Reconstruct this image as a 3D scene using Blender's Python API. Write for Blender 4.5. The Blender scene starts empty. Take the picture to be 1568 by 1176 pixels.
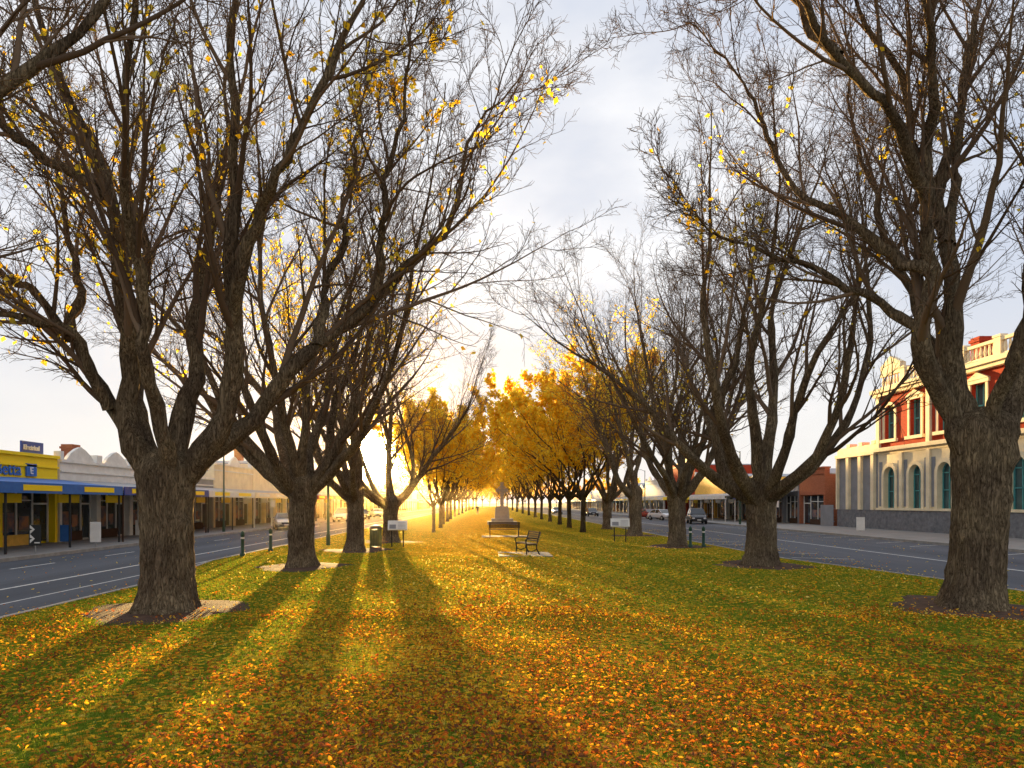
import bpy, math, numpy as np
from mathutils import Vector
rng=np.random.default_rng(11)
sc=bpy.context.scene
SUN_AZ=math.radians(-9.3); SUN_EL=math.radians(3.9)
SD=Vector((math.sin(SUN_AZ)*math.cos(SUN_EL),math.cos(SUN_AZ)*math.cos(SUN_EL),math.sin(SUN_EL)))
# ------------------------------------------------------------------ materials
def nt(name):
    m=bpy.data.materials.new(name); m.use_nodes=True
    t=m.node_tree; t.nodes.clear()
    o=t.nodes.new('ShaderNodeOutputMaterial')
    return m,t,o
def N(t,ty,**kw):
    n=t.nodes.new(ty)
    for k,v in kw.items():
        if k in n.inputs: n.inputs[k].default_value=v
        else: setattr(n,k,v)
    return n
def c4(c): return (c[0],c[1],c[2],1)
def ramp(t,stops,interp='LINEAR'):
    r=t.nodes.new('ShaderNodeValToRGB'); r.color_ramp.interpolation=interp
    e=r.color_ramp.elements
    while len(e)<len(stops): e.new(0.5)
    for i,(p,c) in enumerate(stops):
        e[i].position=p; e[i].color=c4(c)
    return r
def basic(name,c1,c2=None,scale=3.0,rough=0.8,bump=0.15,stretch=(1,1,1),metal=0.0,detail=6,bscale=None,spec=0.3):
    m,t,o=nt(name)
    c2=c2 or tuple(x*0.75 for x in c1)
    tc=N(t,'ShaderNodeTexCoord'); mp=N(t,'ShaderNodeMapping'); mp.inputs['Scale'].default_value=stretch
    t.links.new(tc.outputs['Object'],mp.inputs[0])
    n=N(t,'ShaderNodeTexNoise',Scale=scale,Detail=detail,Roughness=0.62); t.links.new(mp.outputs[0],n.inputs['Vector'])
    r=ramp(t,[(0.32,c2),(0.68,c1)]); t.links.new(n.outputs['Fac'],r.inputs[0])
    b=N(t,'ShaderNodeBsdfPrincipled',Roughness=rough,Metallic=metal); b.inputs['Specular IOR Level'].default_value=spec
    t.links.new(r.outputs[0],b.inputs['Base Color'])
    if bump:
        n2=N(t,'ShaderNodeTexNoise',Scale=bscale or scale*8,Detail=5); t.links.new(mp.outputs[0],n2.inputs['Vector'])
        bm=N(t,'ShaderNodeBump',Strength=bump,Distance=0.03); t.links.new(n2.outputs['Fac'],bm.inputs['Height'])
        t.links.new(bm.outputs[0],b.inputs['Normal'])
    t.links.new(b.outputs[0],o.inputs[0]); return m
def bark_mat(name,dark,light):
    m,t,o=nt(name)
    tc=N(t,'ShaderNodeTexCoord')
    mp=N(t,'ShaderNodeMapping'); mp.inputs['Scale'].default_value=(1,1,0.14)
    t.links.new(tc.outputs['Object'],mp.inputs[0])
    n=N(t,'ShaderNodeTexNoise',Scale=15.0,Detail=6,Roughness=0.68,Distortion=0.9); t.links.new(mp.outputs[0],n.inputs['Vector'])
    mp2=N(t,'ShaderNodeMapping'); mp2.inputs['Scale'].default_value=(1,1,0.35); t.links.new(tc.outputs['Object'],mp2.inputs[0])
    nb=N(t,'ShaderNodeTexNoise',Scale=30.0,Detail=4,Roughness=0.6,Distortion=0.4); t.links.new(mp2.outputs[0],nb.inputs['Vector'])
    sb=N(t,'ShaderNodeMath',operation='SUBTRACT'); sb.inputs[1].default_value=0.5; t.links.new(n.outputs['Fac'],sb.inputs[0])
    ab=N(t,'ShaderNodeMath',operation='ABSOLUTE'); t.links.new(sb.outputs[0],ab.inputs[0])
    ml=N(t,'ShaderNodeMath',operation='MULTIPLY_ADD'); ml.inputs[1].default_value=3.8; t.links.new(ab.outputs[0],ml.inputs[0])
    m2=N(t,'ShaderNodeMath',operation='MULTIPLY_ADD'); m2.inputs[1].default_value=0.7; m2.inputs[2].default_value=-0.2; t.links.new(nb.outputs['Fac'],m2.inputs[0]); t.links.new(m2.outputs[0],ml.inputs[2])
    r=ramp(t,[(0.08,dark),(0.34,tuple(a*.5+b*.5 for a,b in zip(dark,light))),(0.72,light)]); t.links.new(ml.outputs[0],r.inputs[0])
    n3=N(t,'ShaderNodeTexNoise',Scale=1.1,Detail=3); t.links.new(tc.outputs['Object'],n3.inputs['Vector'])
    r3=ramp(t,[(0.38,(0.68,0.66,0.62)),(0.62,(1.15,1.15,1.0))]); t.links.new(n3.outputs['Fac'],r3.inputs[0])
    mm=N(t,'ShaderNodeMixRGB',blend_type='MULTIPLY'); mm.inputs[0].default_value=1
    t.links.new(r.outputs[0],mm.inputs[1]); t.links.new(r3.outputs[0],mm.inputs[2])
    b=N(t,'ShaderNodeBsdfDiffuse')
    bm=N(t,'ShaderNodeBump',Strength=1.0,Distance=0.06); t.links.new(ml.outputs[0],bm.inputs['Height'])
    t.links.new(bm.outputs[0],b.inputs['Normal']); t.links.new(mm.outputs[0],b.inputs['Color'])
    t.links.new(b.outputs[0],o.inputs[0]); return m
def twig_mat():
    m,t,o=nt('twig_bark'); g=N(t,'ShaderNodeNewGeometry'); r=ramp(t,[(0,(0.09,0.062,0.042)),(1,(0.20,0.145,0.10))]); t.links.new(g.outputs['Random Per Island'],r.inputs[0])
    b=N(t,'ShaderNodeBsdfDiffuse'); t.links.new(r.outputs[0],b.inputs[0]); t.links.new(b.outputs[0],o.inputs[0]); return m
def leaf_mat(name,stops,trans=0.45,ybias=0.0):
    m,t,o=nt(name)
    g=N(t,'ShaderNodeNewGeometry')
    fac=g.outputs['Random Per Island']
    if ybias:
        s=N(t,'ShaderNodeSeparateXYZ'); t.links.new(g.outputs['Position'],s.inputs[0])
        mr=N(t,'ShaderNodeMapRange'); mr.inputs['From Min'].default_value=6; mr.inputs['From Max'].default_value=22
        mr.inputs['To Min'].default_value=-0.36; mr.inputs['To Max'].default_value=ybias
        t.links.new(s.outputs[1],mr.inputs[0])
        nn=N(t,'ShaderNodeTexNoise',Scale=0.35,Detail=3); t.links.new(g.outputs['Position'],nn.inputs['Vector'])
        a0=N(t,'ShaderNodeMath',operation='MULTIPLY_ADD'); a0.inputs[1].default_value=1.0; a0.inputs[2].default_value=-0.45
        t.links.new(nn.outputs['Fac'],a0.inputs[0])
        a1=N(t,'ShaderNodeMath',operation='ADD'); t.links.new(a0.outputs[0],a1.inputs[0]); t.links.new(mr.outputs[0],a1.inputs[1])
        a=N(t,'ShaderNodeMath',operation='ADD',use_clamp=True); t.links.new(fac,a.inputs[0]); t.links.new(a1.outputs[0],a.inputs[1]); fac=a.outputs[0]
    r=ramp(t,stops); t.links.new(fac,r.inputs[0])
    d=N(t,'ShaderNodeBsdfDiffuse'); tr=N(t,'ShaderNodeBsdfTranslucent'); mx=N(t,'ShaderNodeMixShader'); mx.inputs[0].default_value=trans
    t.links.new(r.outputs[0],d.inputs[0]); t.links.new(r.outputs[0],tr.inputs[0])
    t.links.new(d.outputs[0],mx.inputs[1]); t.links.new(tr.outputs[0],mx.inputs[2]); t.links.new(mx.outputs[0],o.inputs[0]); return m
def brick_mat(name,c1,c2,mortar):
    m,t,o=nt(name)
    tc=N(t,'ShaderNodeTexCoord'); s=N(t,'ShaderNodeSeparateXYZ'); t.links.new(tc.outputs['Object'],s.inputs[0])
    ad=N(t,'ShaderNodeMath',operation='ADD'); t.links.new(s.outputs[0],ad.inputs[0]); t.links.new(s.outputs[1],ad.inputs[1])
    cb=N(t,'ShaderNodeCombineXYZ'); t.links.new(ad.outputs[0],cb.inputs[0]); t.links.new(s.outputs[2],cb.inputs[1])
    br=N(t,'ShaderNodeTexBrick',Scale=4.0); br.inputs['Color1'].default_value=c4(c1); br.inputs['Color2'].default_value=c4(c2); br.inputs['Mortar'].default_value=c4(mortar)
    br.inputs['Mortar Size'].default_value=0.010; t.links.new(cb.outputs[0],br.inputs['Vector'])
    b=N(t,'ShaderNodeBsdfPrincipled',Roughness=0.9); b.inputs['Specular IOR Level'].default_value=.1; t.links.new(br.outputs[0],b.inputs['Base Color'])
    t.links.new(b.outputs[0],o.inputs[0]); return m
def glass_mat(name,c=(0.03,0.04,0.05),rough=0.06):
    return basic(name,c,tuple(x*0.5 for x in c),scale=0.8,rough=rough,bump=0,spec=0.6)
BARK=bark_mat('elm_bark',(0.045,0.032,0.022),(0.42,0.33,0.24))
TWIG=twig_mat()
BARK2=bark_mat('young_bark',(0.03,0.022,0.015),(0.17,0.13,0.085))
YST=[(0.0,(0.86,0.46,0.02)),(0.35,(0.95,0.64,0.03)),(0.75,(0.97,0.75,0.07)),(1.0,(0.85,0.74,0.11))]
LEAF=leaf_mat('yellow_leaf',YST,0.6)
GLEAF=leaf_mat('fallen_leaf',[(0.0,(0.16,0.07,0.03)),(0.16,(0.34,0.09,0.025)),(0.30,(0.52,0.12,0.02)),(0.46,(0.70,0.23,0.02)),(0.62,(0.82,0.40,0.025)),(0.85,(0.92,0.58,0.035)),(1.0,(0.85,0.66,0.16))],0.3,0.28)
GRASS=leaf_mat('grass_blade',[(0.0,(0.09,0.15,0.012)),(0.5,(0.16,0.24,0.02)),(0.85,(0.25,0.31,0.03)),(1.0,(0.36,0.32,0.09))],0.4)
DIRT=basic('soil',(0.11,0.06,0.035),(0.045,0.025,0.016),scale=4,rough=1,bump=0.6)
CONC=basic('kerb_concrete',(0.36,0.34,0.31),(0.24,0.23,0.21),scale=2.5,bump=0.2)
PAVE=basic('pavement_concrete',(0.28,0.27,0.26),(0.2,0.195,0.19),scale=0.7,bump=0.2)
PAINT=basic('road_paint',(0.75,0.75,0.72),(0.5,0.5,0.48),scale=6,bump=0.1)
CREAM=basic('cream_render',(0.84,0.73,0.50),(0.66,0.56,0.37),scale=1.2,bump=0.1)
WHITE=basic('white_paint',(0.78,0.77,0.73),(0.62,0.61,0.57),scale=1.5,bump=0.08)
STONE=basic('bluestone',(0.20,0.205,0.22),(0.10,0.105,0.115),scale=3.5,bump=0.5,bscale=6)
GREYW=basic('grey_render',(0.26,0.27,0.29),(0.20,0.205,0.22),scale=1.2,bump=0.1)
BRICK=brick_mat('red_brick',(0.46,0.050,0.020),(0.34,0.036,0.016),(0.25,0.08,0.045))
BRICK2=brick_mat('brown_brick',(0.40,0.13,0.065),(0.30,0.09,0.045),(0.28,0.18,0.12))
TEAL=basic('teal_paint',(0.10,0.36,0.36),(0.07,0.27,0.28),bump=0)
YEL=basic('yellow_paint',(0.95,0.70,0.01),(0.92,0.65,0.01),bump=0,rough=0.5)
BLUE=basic('blue_paint',(0.03,0.16,0.50),(0.02,0.12,0.42),bump=0,rough=0.5)
NAVY=basic('navy_paint',(0.04,0.08,0.34),bump=0,rough=0.5)
PINK=basic('pink_paint',(0.7,0.05,0.25),bump=0,rough=0.5)
REDP=basic('red_paint',(0.42,0.05,0.03),bump=0,rough=0.5)
ORNG=basic('ochre_paint',(0.85,0.52,0.10),bump=0.05)
TIN=basic('corrugated_roof',(0.36,0.38,0.40),(0.26,0.27,0.29),scale=2,stretch=(1,6,1),rough=0.5,bump=0.2)
GLASS=glass_mat('window_glass'); GLASS2=glass_mat('dim_window_glass',(0.07,0.13,0.14),0.12)
IRON=basic('black_iron',(0.02,0.022,0.022),bump=0.1,rough=0.5)
GREENP=basic('dark_green_paint',(0.015,0.06,0.035),bump=0.05,rough=0.45)
WOOD=basic('weathered_timber',(0.33,0.24,0.13),(0.2,0.14,0.07),scale=5,stretch=(8,1,8),bump=0.3)
DWOOD=basic('dark_timber',(0.07,0.035,0.02),(0.04,0.02,0.012),scale=5,bump=0.3)
GALV=basic('galvanised_steel',(0.35,0.36,0.36),bump=0.05,rough=0.45,metal=0.5)
MSTONE=basic('memorial_granite',(0.50,0.46,0.41),(0.38,0.35,0.31),scale=5,bump=0.3)
RUB=basic('tyre_rubber',(0.018,0.018,0.018),bump=0.1)
GOODS=basic('shop_display',(0.40,0.18,0.08),(0.03,0.08,0.14),scale=1.6,detail=2,bump=0)
# ------------------------------------------------------------------ mesh helpers
def raw_mesh(name,V,Fs,mis,mats,smooth=True):
    me=bpy.data.meshes.new(name); V=np.ascontiguousarray(V,dtype=np.float32)
    me.vertices.add(len(V)); me.vertices.foreach_set('co',V.ravel())
    li=[];ls=[];mi=[];off=0
    for F,m in zip(Fs,mis):
        F=np.asarray(F)
        if len(F)==0: continue
        k=F.shape[1]; li.append(F.ravel()); ls.append(off+np.arange(len(F))*k); mi.append(np.full(len(F),m)); off+=F.size
    li=np.concatenate(li).astype(np.int32); ls=np.concatenate(ls).astype(np.int32); mi=np.concatenate(mi).astype(np.int32)
    me.loops.add(len(li)); me.loops.foreach_set('vertex_index',li)
    me.polygons.add(len(ls)); me.polygons.foreach_set('loop_start',ls)
    me.polygons.foreach_set('material_index',mi); me.polygons.foreach_set('use_smooth',np.full(len(ls),smooth))
    for m in mats: me.materials.append(m)
    me.update(calc_edges=True); me.validate()
    return me
def add(name,me,loc=(0,0,0),rotz=0,parent=None,scale=None):
    o=bpy.data.objects.new(name,me); sc.collection.objects.link(o); o.location=loc; o.rotation_euler=(0,0,rotz)
    if scale: o.scale=scale
    if parent: o.parent=parent
    return o
def empty(name,loc=(0,0,0),rotz=0):
    o=bpy.data.objects.new(name,None); sc.collection.objects.link(o); o.location=loc; o.rotation_euler=(0,0,rotz); o.empty_display_size=0.3; return o
def norm(a): return a/np.maximum(np.linalg.norm(a,axis=-1,keepdims=True),1e-9)
def tube_arr(P,R,s,mod=None):
    m,n,_=P.shape
    T=norm(np.gradient(P,axis=1)); a=np.abs(T[:,0]); ref=np.eye(3)[np.argmin(a,axis=1)]
    U=norm(np.cross(T[:,0],ref)); th=np.arange(s)/s*2*np.pi
    V=np.empty((m,n,s,3))
    for i in range(n):
        U=norm(U-(U*T[:,i]).sum(-1,keepdims=True)*T[:,i]); W=np.cross(T[:,i],U)
        r=R[:,i][:,None]*np.ones(s)
        if mod is not None: r=r*mod[i]
        V[:,i]=P[:,i][:,None]+r[...,None]*(np.cos(th)[None,:,None]*U[:,None]+np.sin(th)[None,:,None]*W[:,None])
    base=(np.arange(m)*n*s)[:,None,None]; i=np.arange(n-1)[None,:,None]*s; j=np.arange(s)[None,None,:]; j2=(j+1)%s
    F=np.stack([base+i+j,base+i+j2,base+i+s+j2,base+i+s+j],-1).reshape(-1,4)
    return V.reshape(-1,3),F
class B:
    def __init__(s): s.V=[];s.F={};s.n=0
    def arr(s,V,F):
        V=np.asarray(V,float);F=np.asarray(F); s.V.append(V); s.F.setdefault(F.shape[1],[]).append(F+s.n); s.n+=len(V)
    def box(s,x0,x1,y0,y1,z0,z1,taper=0):
        x0,x1=min(x0,x1),max(x0,x1);y0,y1=min(y0,y1),max(y0,y1);z0,z1=min(z0,z1),max(z0,z1);t=taper
        s.arr([(x0,y0,z0),(x1,y0,z0),(x1,y1,z0),(x0,y1,z0),(x0+t,y0+t,z1),(x1-t,y0+t,z1),(x1-t,y1-t,z1),(x0+t,y1-t,z1)],
              [(0,3,2,1),(4,5,6,7),(0,1,5,4),(1,2,6,5),(2,3,7,6),(3,0,4,7)]); return s
    def tube(s,pts,rad,k=10,cap=True):
        P=np.array([pts],float); n=P.shape[1]; R=np.array([rad if hasattr(rad,'__len__') else [rad]*n],float)
        V,F=tube_arr(P,R,k); s.arr(V,F)
        if cap:
            s.arr(V[:k],[list(range(k))[::-1]]); s.arr(V[-k:],[list(range(k))])
        return s
    def poly(s,pts,x0,x1):
        k=len(pts); V=[(x0,a,b) for a,b in pts]+[(x1,a,b) for a,b in pts]
        s.arr(V,[list(range(k))[::-1]]); s.arr(V,[[k+i for i in range(k)]])
        s.arr(V,[(i,(i+1)%k,k+(i+1)%k,k+i) for i in range(k)]); return s
    def done(s,name,mat,parent=None,bevel=0,smooth=False,loc=(0,0,0),rotz=0):
        V=np.concatenate(s.V); ks=sorted(s.F); Fs=[np.concatenate(s.F[k]) for k in ks]
        me=raw_mesh(name,V,Fs,[0]*len(Fs),[mat],smooth)
        o=add(name,me,loc,rotz,parent)
        if bevel:
            bv=o.modifiers.new('bevel','BEVEL'); bv.width=bevel; bv.segments=2; bv.limit_method='ANGLE'
        return o
# ------------------------------------------------------------------ trees
def resample(pts,n):
    p=np.array(pts,float); p=np.vstack([2*p[0]-p[1],p,2*p[-1]-p[-2]]); out=[]
    for i in range(1,len(p)-2):
        for t in np.linspace(0,1,12,endpoint=False):
            a,b,c,d=p[i-1],p[i],p[i+1],p[i+2]
            out.append(0.5*((2*b)+(-a+c)*t+(2*a-5*b+4*c-d)*t*t+(-a+3*b-3*c+d)*t**3))
    out.append(p[-2]); out=np.array(out)
    L=np.r_[0,np.cumsum(np.linalg.norm(np.diff(out,axis=0),axis=1))]
    s=np.linspace(0,L[-1],n); return np.stack([np.interp(s,L,out[:,k]) for k in range(3)],-1)
def sprout(P,R,k,t0,t1,lf,n,ang,up,wob,rf,rmin,rend,rg,out=0.0,lmin=0.15,lmax=9):
    m,Nn,_=P.shape
    L=np.linalg.norm(np.diff(P,axis=1),axis=2).sum(1)
    t=(np.arange(k)[None]+rg.random((m,k)))/k*(t1-t0)+t0
    f=t*(Nn-1)*0.9999; i=f.astype(int); fr=(f-i)[...,None]; mi=np.arange(m)[:,None]
    b=P[mi,i]*(1-fr)+P[mi,i+1]*fr; T=norm(P[mi,i+1]-P[mi,i]); r=R[mi,i]*(1-fr[...,0])+R[mi,i+1]*fr[...,0]
    b=b.reshape(-1,3);T=T.reshape(-1,3);r=r.ravel(); M=len(b)
    az=(np.arange(k)[None]*2.4+rg.random((m,1))*6.28+rg.normal(0,0.5,(m,k))).ravel()
    ref=np.where(np.abs(T[:,2:3])>0.9,np.array([[1.,0,0]]),np.array([[0,0,1.]]))
    U=norm(np.cross(T,ref)); W=np.cross(T,U); pr=np.cos(az)[:,None]*U+np.sin(az)[:,None]*W
    a=rg.normal(ang,0.16,M)[:,None]
    d=norm(np.cos(a)*T+np.sin(a)*pr)
    ln=np.clip((L[:,None]*lf*(1.2-0.75*t)).ravel()*rg.uniform(0.6,1.3,M),lmin,lmax)
    bias=rg.normal(0,wob*0.5,(M,3)); o2=b.copy(); o2[:,2]=0; o2=norm(o2)
    pts=np.empty((M,n,3)); pts[:,0]=b
    for j in range(1,n):
        d=norm(d+bias+rg.normal(0,wob,(M,3))+np.array([0,0,up])+o2*out)
        pts[:,j]=pts[:,j-1]+d*(ln/(n-1))[:,None]
    r0=np.maximum(r*rf,rmin); s=np.linspace(0,1,n)[None]
    return pts, r0[:,None]+(np.minimum(rend,r0)[:,None]-r0[:,None])*s**0.75
def leaf_quads(C,size,rg,hang=0.0):
    m=len(C); a=norm(rg.normal(size=(m,3))+np.array([0,0,-hang])); b=norm(np.cross(a,rg.normal(size=(m,3)))); c=np.cross(a,b)
    s=(size*rg.uniform(0.6,1.25,m))[:,None]
    V=np.stack([C,C+a*s*0.35+b*s*0.36+c*s*0.1,C+a*s,C+a*s*0.45-b*s*0.36+c*s*0.1],1).reshape(-1,3)
    F=np.arange(m*4).reshape(m,4); return V,F
def tree_mesh(name,seed,limbs=None,lr=None,fork=3.0,tr=0.54,nl=7,leaves=0,leafsize=0.09,k=(11,8,6,4),clump=0.3,spread=0.85,llen=10.5,bark=None,low_leaves=False,thick=1.0,up0=0.09,gap=None,hi=6.5):
    rg=np.random.default_rng(seed); V=[];FA=[];FB=[];cnt=0
    def put(v,f,thin=False):
        nonlocal cnt
        V.append(v);(FB if thin else FA).append(f+cnt);cnt+=len(v)
    def clear(P,R,rad):
        # leaves out branches near the camera-to-sun line so the sun shows through
        if gap is None: return P,R
        o0=np.array([-gap[0],-gap[1],2.2])/gap[2]; d=np.array(SD); Q=P-o0; t=(Q*d).sum(-1); dd=np.linalg.norm(Q-t[...,None]*d,axis=-1).min(1)
        kk=dd>rad; return P[kk],R[kk]
    n=26; z=np.linspace(-0.15,fork+tr*0.9,n); zz=z/fork
    R=tr*(0.95+0.36*np.exp(-np.maximum(z,0)/0.32)+0.16*np.clip((zz-0.7)/0.3,0,1))
    R=R*np.where(z>fork,np.sqrt(np.clip(1-((z-fork)/(tr*0.95))**2,0.02,1)),1)
    th=np.arange(36)/36*2*np.pi; ph=rg.random(8)*6.28
    mod=np.array([1+0.05*np.sin(3*th+ph[0]+zi*0.5)+0.045*np.sin(5*th+ph[1]-zi*0.4)+0.025*np.sin(11*th+ph[2]+zi)+0.10*np.exp(-max(zi,0)/0.35)*np.sin(6*th+ph[3])+0.022*rg.normal(size=36)
        +0.16*np.exp(-((zi-fork*.62)/.16)**2)*np.clip(np.cos(th-ph[5]),0,1)**6+0.14*np.exp(-((zi-fork*.85)/.18)**2)*np.clip(np.cos(th-ph[6]),0,1)**6+0.12*np.exp(-((zi-fork*.4)/.14)**2)*np.clip(np.cos(th-ph[7]),0,1)**8 for zi in z])
    lean=rg.normal(0,0.03,2); P=np.stack([lean[0]*z+0.04*np.sin(z*1.3+ph[4]),lean[1]*z,z],-1)[None]
    v,f=tube_arr(P,R[None],36,mod); put(v,f)
    if limbs is None:
        LP=[];LR=[]
        for i in range(nl):
            az=i/nl*6.283*(1 if nl<8 else 2)+rg.normal(0,0.22)+seed; inner=(i%3==2)
            a=(0.32 if inner else spread)*rg.uniform(0.8,1.15); d=np.array([math.sin(a)*math.cos(az),math.sin(a)*math.sin(az),math.cos(a)])
            m=30; ln=llen*rg.uniform(0.85,1.1); p=[np.array([0,0,fork-0.45])+np.array([d[0],d[1],0])*tr*0.25]; bias=rg.normal(0,0.012,3)
            for j in range(1,m):
                s=j/m
                up=up0 if s<0.4 else 0.02
                kink=0.16 if j%5==0 else 0.055
                d=d+np.array([0,0,up])+bias+rg.normal(0,kink,3); d/=np.linalg.norm(d); p.append(p[-1]+d*ln/(m-1))
            LP.append(np.array(p)); r0=tr*(0.38+0.12*rg.random())*thick; s=np.linspace(0,1,m); LR.append(r0*(.45*(1-s)+.55*(1-s)**2)*(1+0.3*np.exp(-s*14))+0.012)
    else:
        LP=[];LR=[]
        for q,(pts,r0) in enumerate(zip(limbs,lr)):
            p=resample([(a*1.375,b*1.375,c*1.375) for a,b,c in pts],30)
            w=rg.normal(0,1,(30,3)); w=(w+np.roll(w,1,0)+np.roll(w,-1,0))*0.042; w[:2]=0; p=p+w
            s=np.linspace(0,1,30); LP.append(p); LR.append(r0*(.5*(1-s)+.5*(1-s)**2)*(1+0.25*np.exp(-s*14))+0.014)
    P0,R0=clear(np.array(LP),np.array(LR),0.7)
    R0=R0*(1+0.07*rg.normal(size=R0.shape))
    md=np.array([1+0.09*np.sin(3*np.arange(12)/12*6.28+i*0.7)+0.06*rg.normal(size=12) for i in range(30)])
    v,f=tube_arr(P0,R0,12,md); put(v,f)
    P1,R1=clear(*sprout(P0,R0,k[0],0.16,0.99,0.42,14,0.52,0.06,0.065,0.6,0.014,0.006,rg,out=0.02),0.7)
    v,f=tube_arr(P1,R1,6); put(v,f,True)
    P2,R2=clear(*sprout(P1,R1,k[1],0.12,0.99,0.42,9,0.60,0.045,0.085,0.6,0.009,0.005,rg,lmin=0.5),0.65)
    v,f=tube_arr(P2,R2,4); put(v,f,True)
    P3,R3=clear(*sprout(P2,R2,k[2],0.12,1.0,0.45,6,0.62,0.04,0.11,0.7,0.006,0.004,rg,lmin=0.3),0.55)
    v,f=tube_arr(P3,R3,3); put(v,f,True)
    P4=P3
    if k[3]:
        P4,R4=clear(*sprout(P3,R3,k[3],0.15,1.0,0.55,4,0.65,0.03,0.14,0.8,0.0045,0.0035,rg,lmin=0.18),0.55)
        v,f=tube_arr(P4,R4,3); put(v,f,True)
    V=np.concatenate(V)
    Fs=[np.concatenate(FA),np.concatenate(FB)];mi=[0,2]
    if leaves:
        src=P4.reshape(-1,3) if not low_leaves else np.concatenate([P2.reshape(-1,3),P1.reshape(-1,3),P1.reshape(-1,3)])
        if low_leaves: src=src[src[:,2]<fork+hi]
        ctr=src[rg.integers(0,len(src),max(6,int(leaves*clump/8)))]
        cs=src[rg.integers(0,len(src),leaves*6)]
        g=np.full(len(cs),1e9)
        for c in ctr[:60]: g=np.minimum(g,((cs-c)**2).sum(1))
        pr=np.exp(-g/(0.5 if low_leaves else 2.2))+0.05
        idx=rg.choice(len(cs),min(leaves,len(cs)),replace=False,p=pr/pr.sum())
        C=cs[idx]+rg.normal(0,0.06,(len(idx),3))
        lv,lf=leaf_quads(C,leafsize,rg,0.8); Fs.append(lf+len(V)); mi.append(1); V=np.concatenate([V,lv])
    return raw_mesh(name,V,Fs,mi,[bark or BARK,LEAF,TWIG])
L1=[[(0,0,1.9),(-.45,.1,2.4),(-1.1,.2,3.2),(-1.6,.3,4.1),(-2.3,.3,4.9),(-3.2,.5,5.7),(-4.2,.6,7.2)],
 [(-.9,.1,3.0),(-1.2,-.3,4.0),(-2.2,-.9,4.25),(-3.3,-1.3,4.4),(-4.6,-1.6,5.2)],
 [(-.1,0,1.9),(-.5,0,2.7),(-.55,0,3.8),(-.5,-.2,5.0),(-.7,-.4,6.2),(-1.2,-.6,7.6),(-1.5,-.9,9.5),(-1.7,-1,11)],
 [(-.2,.1,2.0),(-.7,.5,3.2),(-.85,.9,4.6),(-.95,1.2,5.9),(-1.5,1.5,8.0),(-2.2,1.8,10)],
 [(0,.1,1.9),(.12,.3,2.9),(.15,.6,4.1),(.1,1.0,5.4),(.3,1.4,6.9),(.2,1.8,8.8),(0,2.2,11)],
 [(.2,0,1.9),(.85,0,2.7),(1.1,-.2,3.9),(1.1,-.4,5.3),(1.3,-.5,6.6),(1.2,-.7,7.8),(1.5,-1,9.5),(1.6,-1.2,11)],
 [(.1,.1,1.9),(.7,.2,2.5),(1.4,.5,3.1),(2.1,.6,4.05),(3.0,.7,4.85),(3.6,.7,5.35),(4.2,.8,6.0),(4.5,.9,7.3),(5.3,1,8.6)],
 [(1.08,-.3,4.2),(1.6,-.8,5.4),(2.3,-1.2,6.3),(2.9,-1.6,7.4),(3.3,-1.8,8.6),(3.9,-2,10)],
 [(.1,-.1,1.9),(.25,-.6,2.8),(.15,-1.2,4.2),(.4,-1.7,5.8),(.7,-2.2,7.6),(.8,-2.8,9.8)],
 [(-.75,-.2,6.0),(-1.6,-.9,6.6),(-2.6,-1.4,7.6),(-3.4,-1.8,9.2)],
 [(3.0,.7,4.85),(3.2,.3,6.0),(3.5,.1,7.4),(3.8,-.2,9.2)],
 [(2.1,.6,4.05),(2.2,1.0,5.4),(2.5,1.3,7.0),(2.6,1.6,9.2)],
 [(-1.6,.3,4.1),(-1.9,.8,5.4),(-2.3,1.2,7.0),(-2.7,1.5,9.0)]]
L1r=[.18,.09,.23,.20,.20,.23,.23,.13,.14,.10,.09,.10,.10]
R1=[[(-.1,0,2.4),(-.45,0,3.2),(-.8,-.1,4.0),(-.7,-.2,5.1),(-.9,-.3,6.3),(-1.3,-.4,7.5),(-2.0,-.6,8.6),(-2.6,-.9,10)],
 [(0,.05,2.5),(-.15,.1,3.7),(-.2,.2,5.0),(-.22,.3,6.4),(0,.2,7.8),(.2,0,9.6),(.1,0,11)],
 [(-.74,-.1,4.0),(-1.25,.2,4.6),(-1.8,.3,5.0),(-2.4,.4,5.4),(-3.2,.5,5.6),(-4.4,.4,6.3)],
 [(-.85,-.3,6.0),(-1.7,-.9,6.9),(-2.7,-1.3,7.5),(-3.6,-1.8,8.2),(-5.0,-2,8.8),(-6.4,-2.2,9.4)],
 [(.1,0,2.2),(.5,0,2.9),(.8,.1,3.8),(1.1,.2,5.5),(1.6,.3,7.5),(2,.5,10)],
 [(.05,-.1,2.4),(.1,-.7,3.5),(.2,-1.3,5.2),(-.1,-1.8,7.0),(-.6,-2.4,9.4)],
 [(0,.1,2.4),(.1,.8,3.7),(-.1,1.5,5.5),(-.5,2.2,8),(-.6,2.6,11)],
 [(-.72,-.2,5.0),(-1.5,.5,6.0),(-2.4,1.0,7.2),(-3.0,1.3,8.7),(-3.9,1.5,10)],
 [(-.92,-.3,6.4),(-1.2,-1,7.8),(-2.2,-1.7,9.2),(-3.4,-2.2,10.4)],
 [(-2.7,-1.3,7.5),(-3.2,-1.0,8.4),(-4.2,-.8,9.3),(-5.4,-.7,10.2)],
 [(-.21,.25,5.6),(.1,.6,6.8),(.5,.9,8.4),(.8,1.2,10.5)]]
R1r=[.22,.24,.11,.11,.22,.14,.18,.11,.10,.07,.11]
m_l1=tree_mesh('elm_l1',3,L1,L1r,fork=2.85,tr=0.51,leaves=3200,leafsize=0.145,low_leaves=True,k=(12,9,6,4),hi=8.5)
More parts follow.
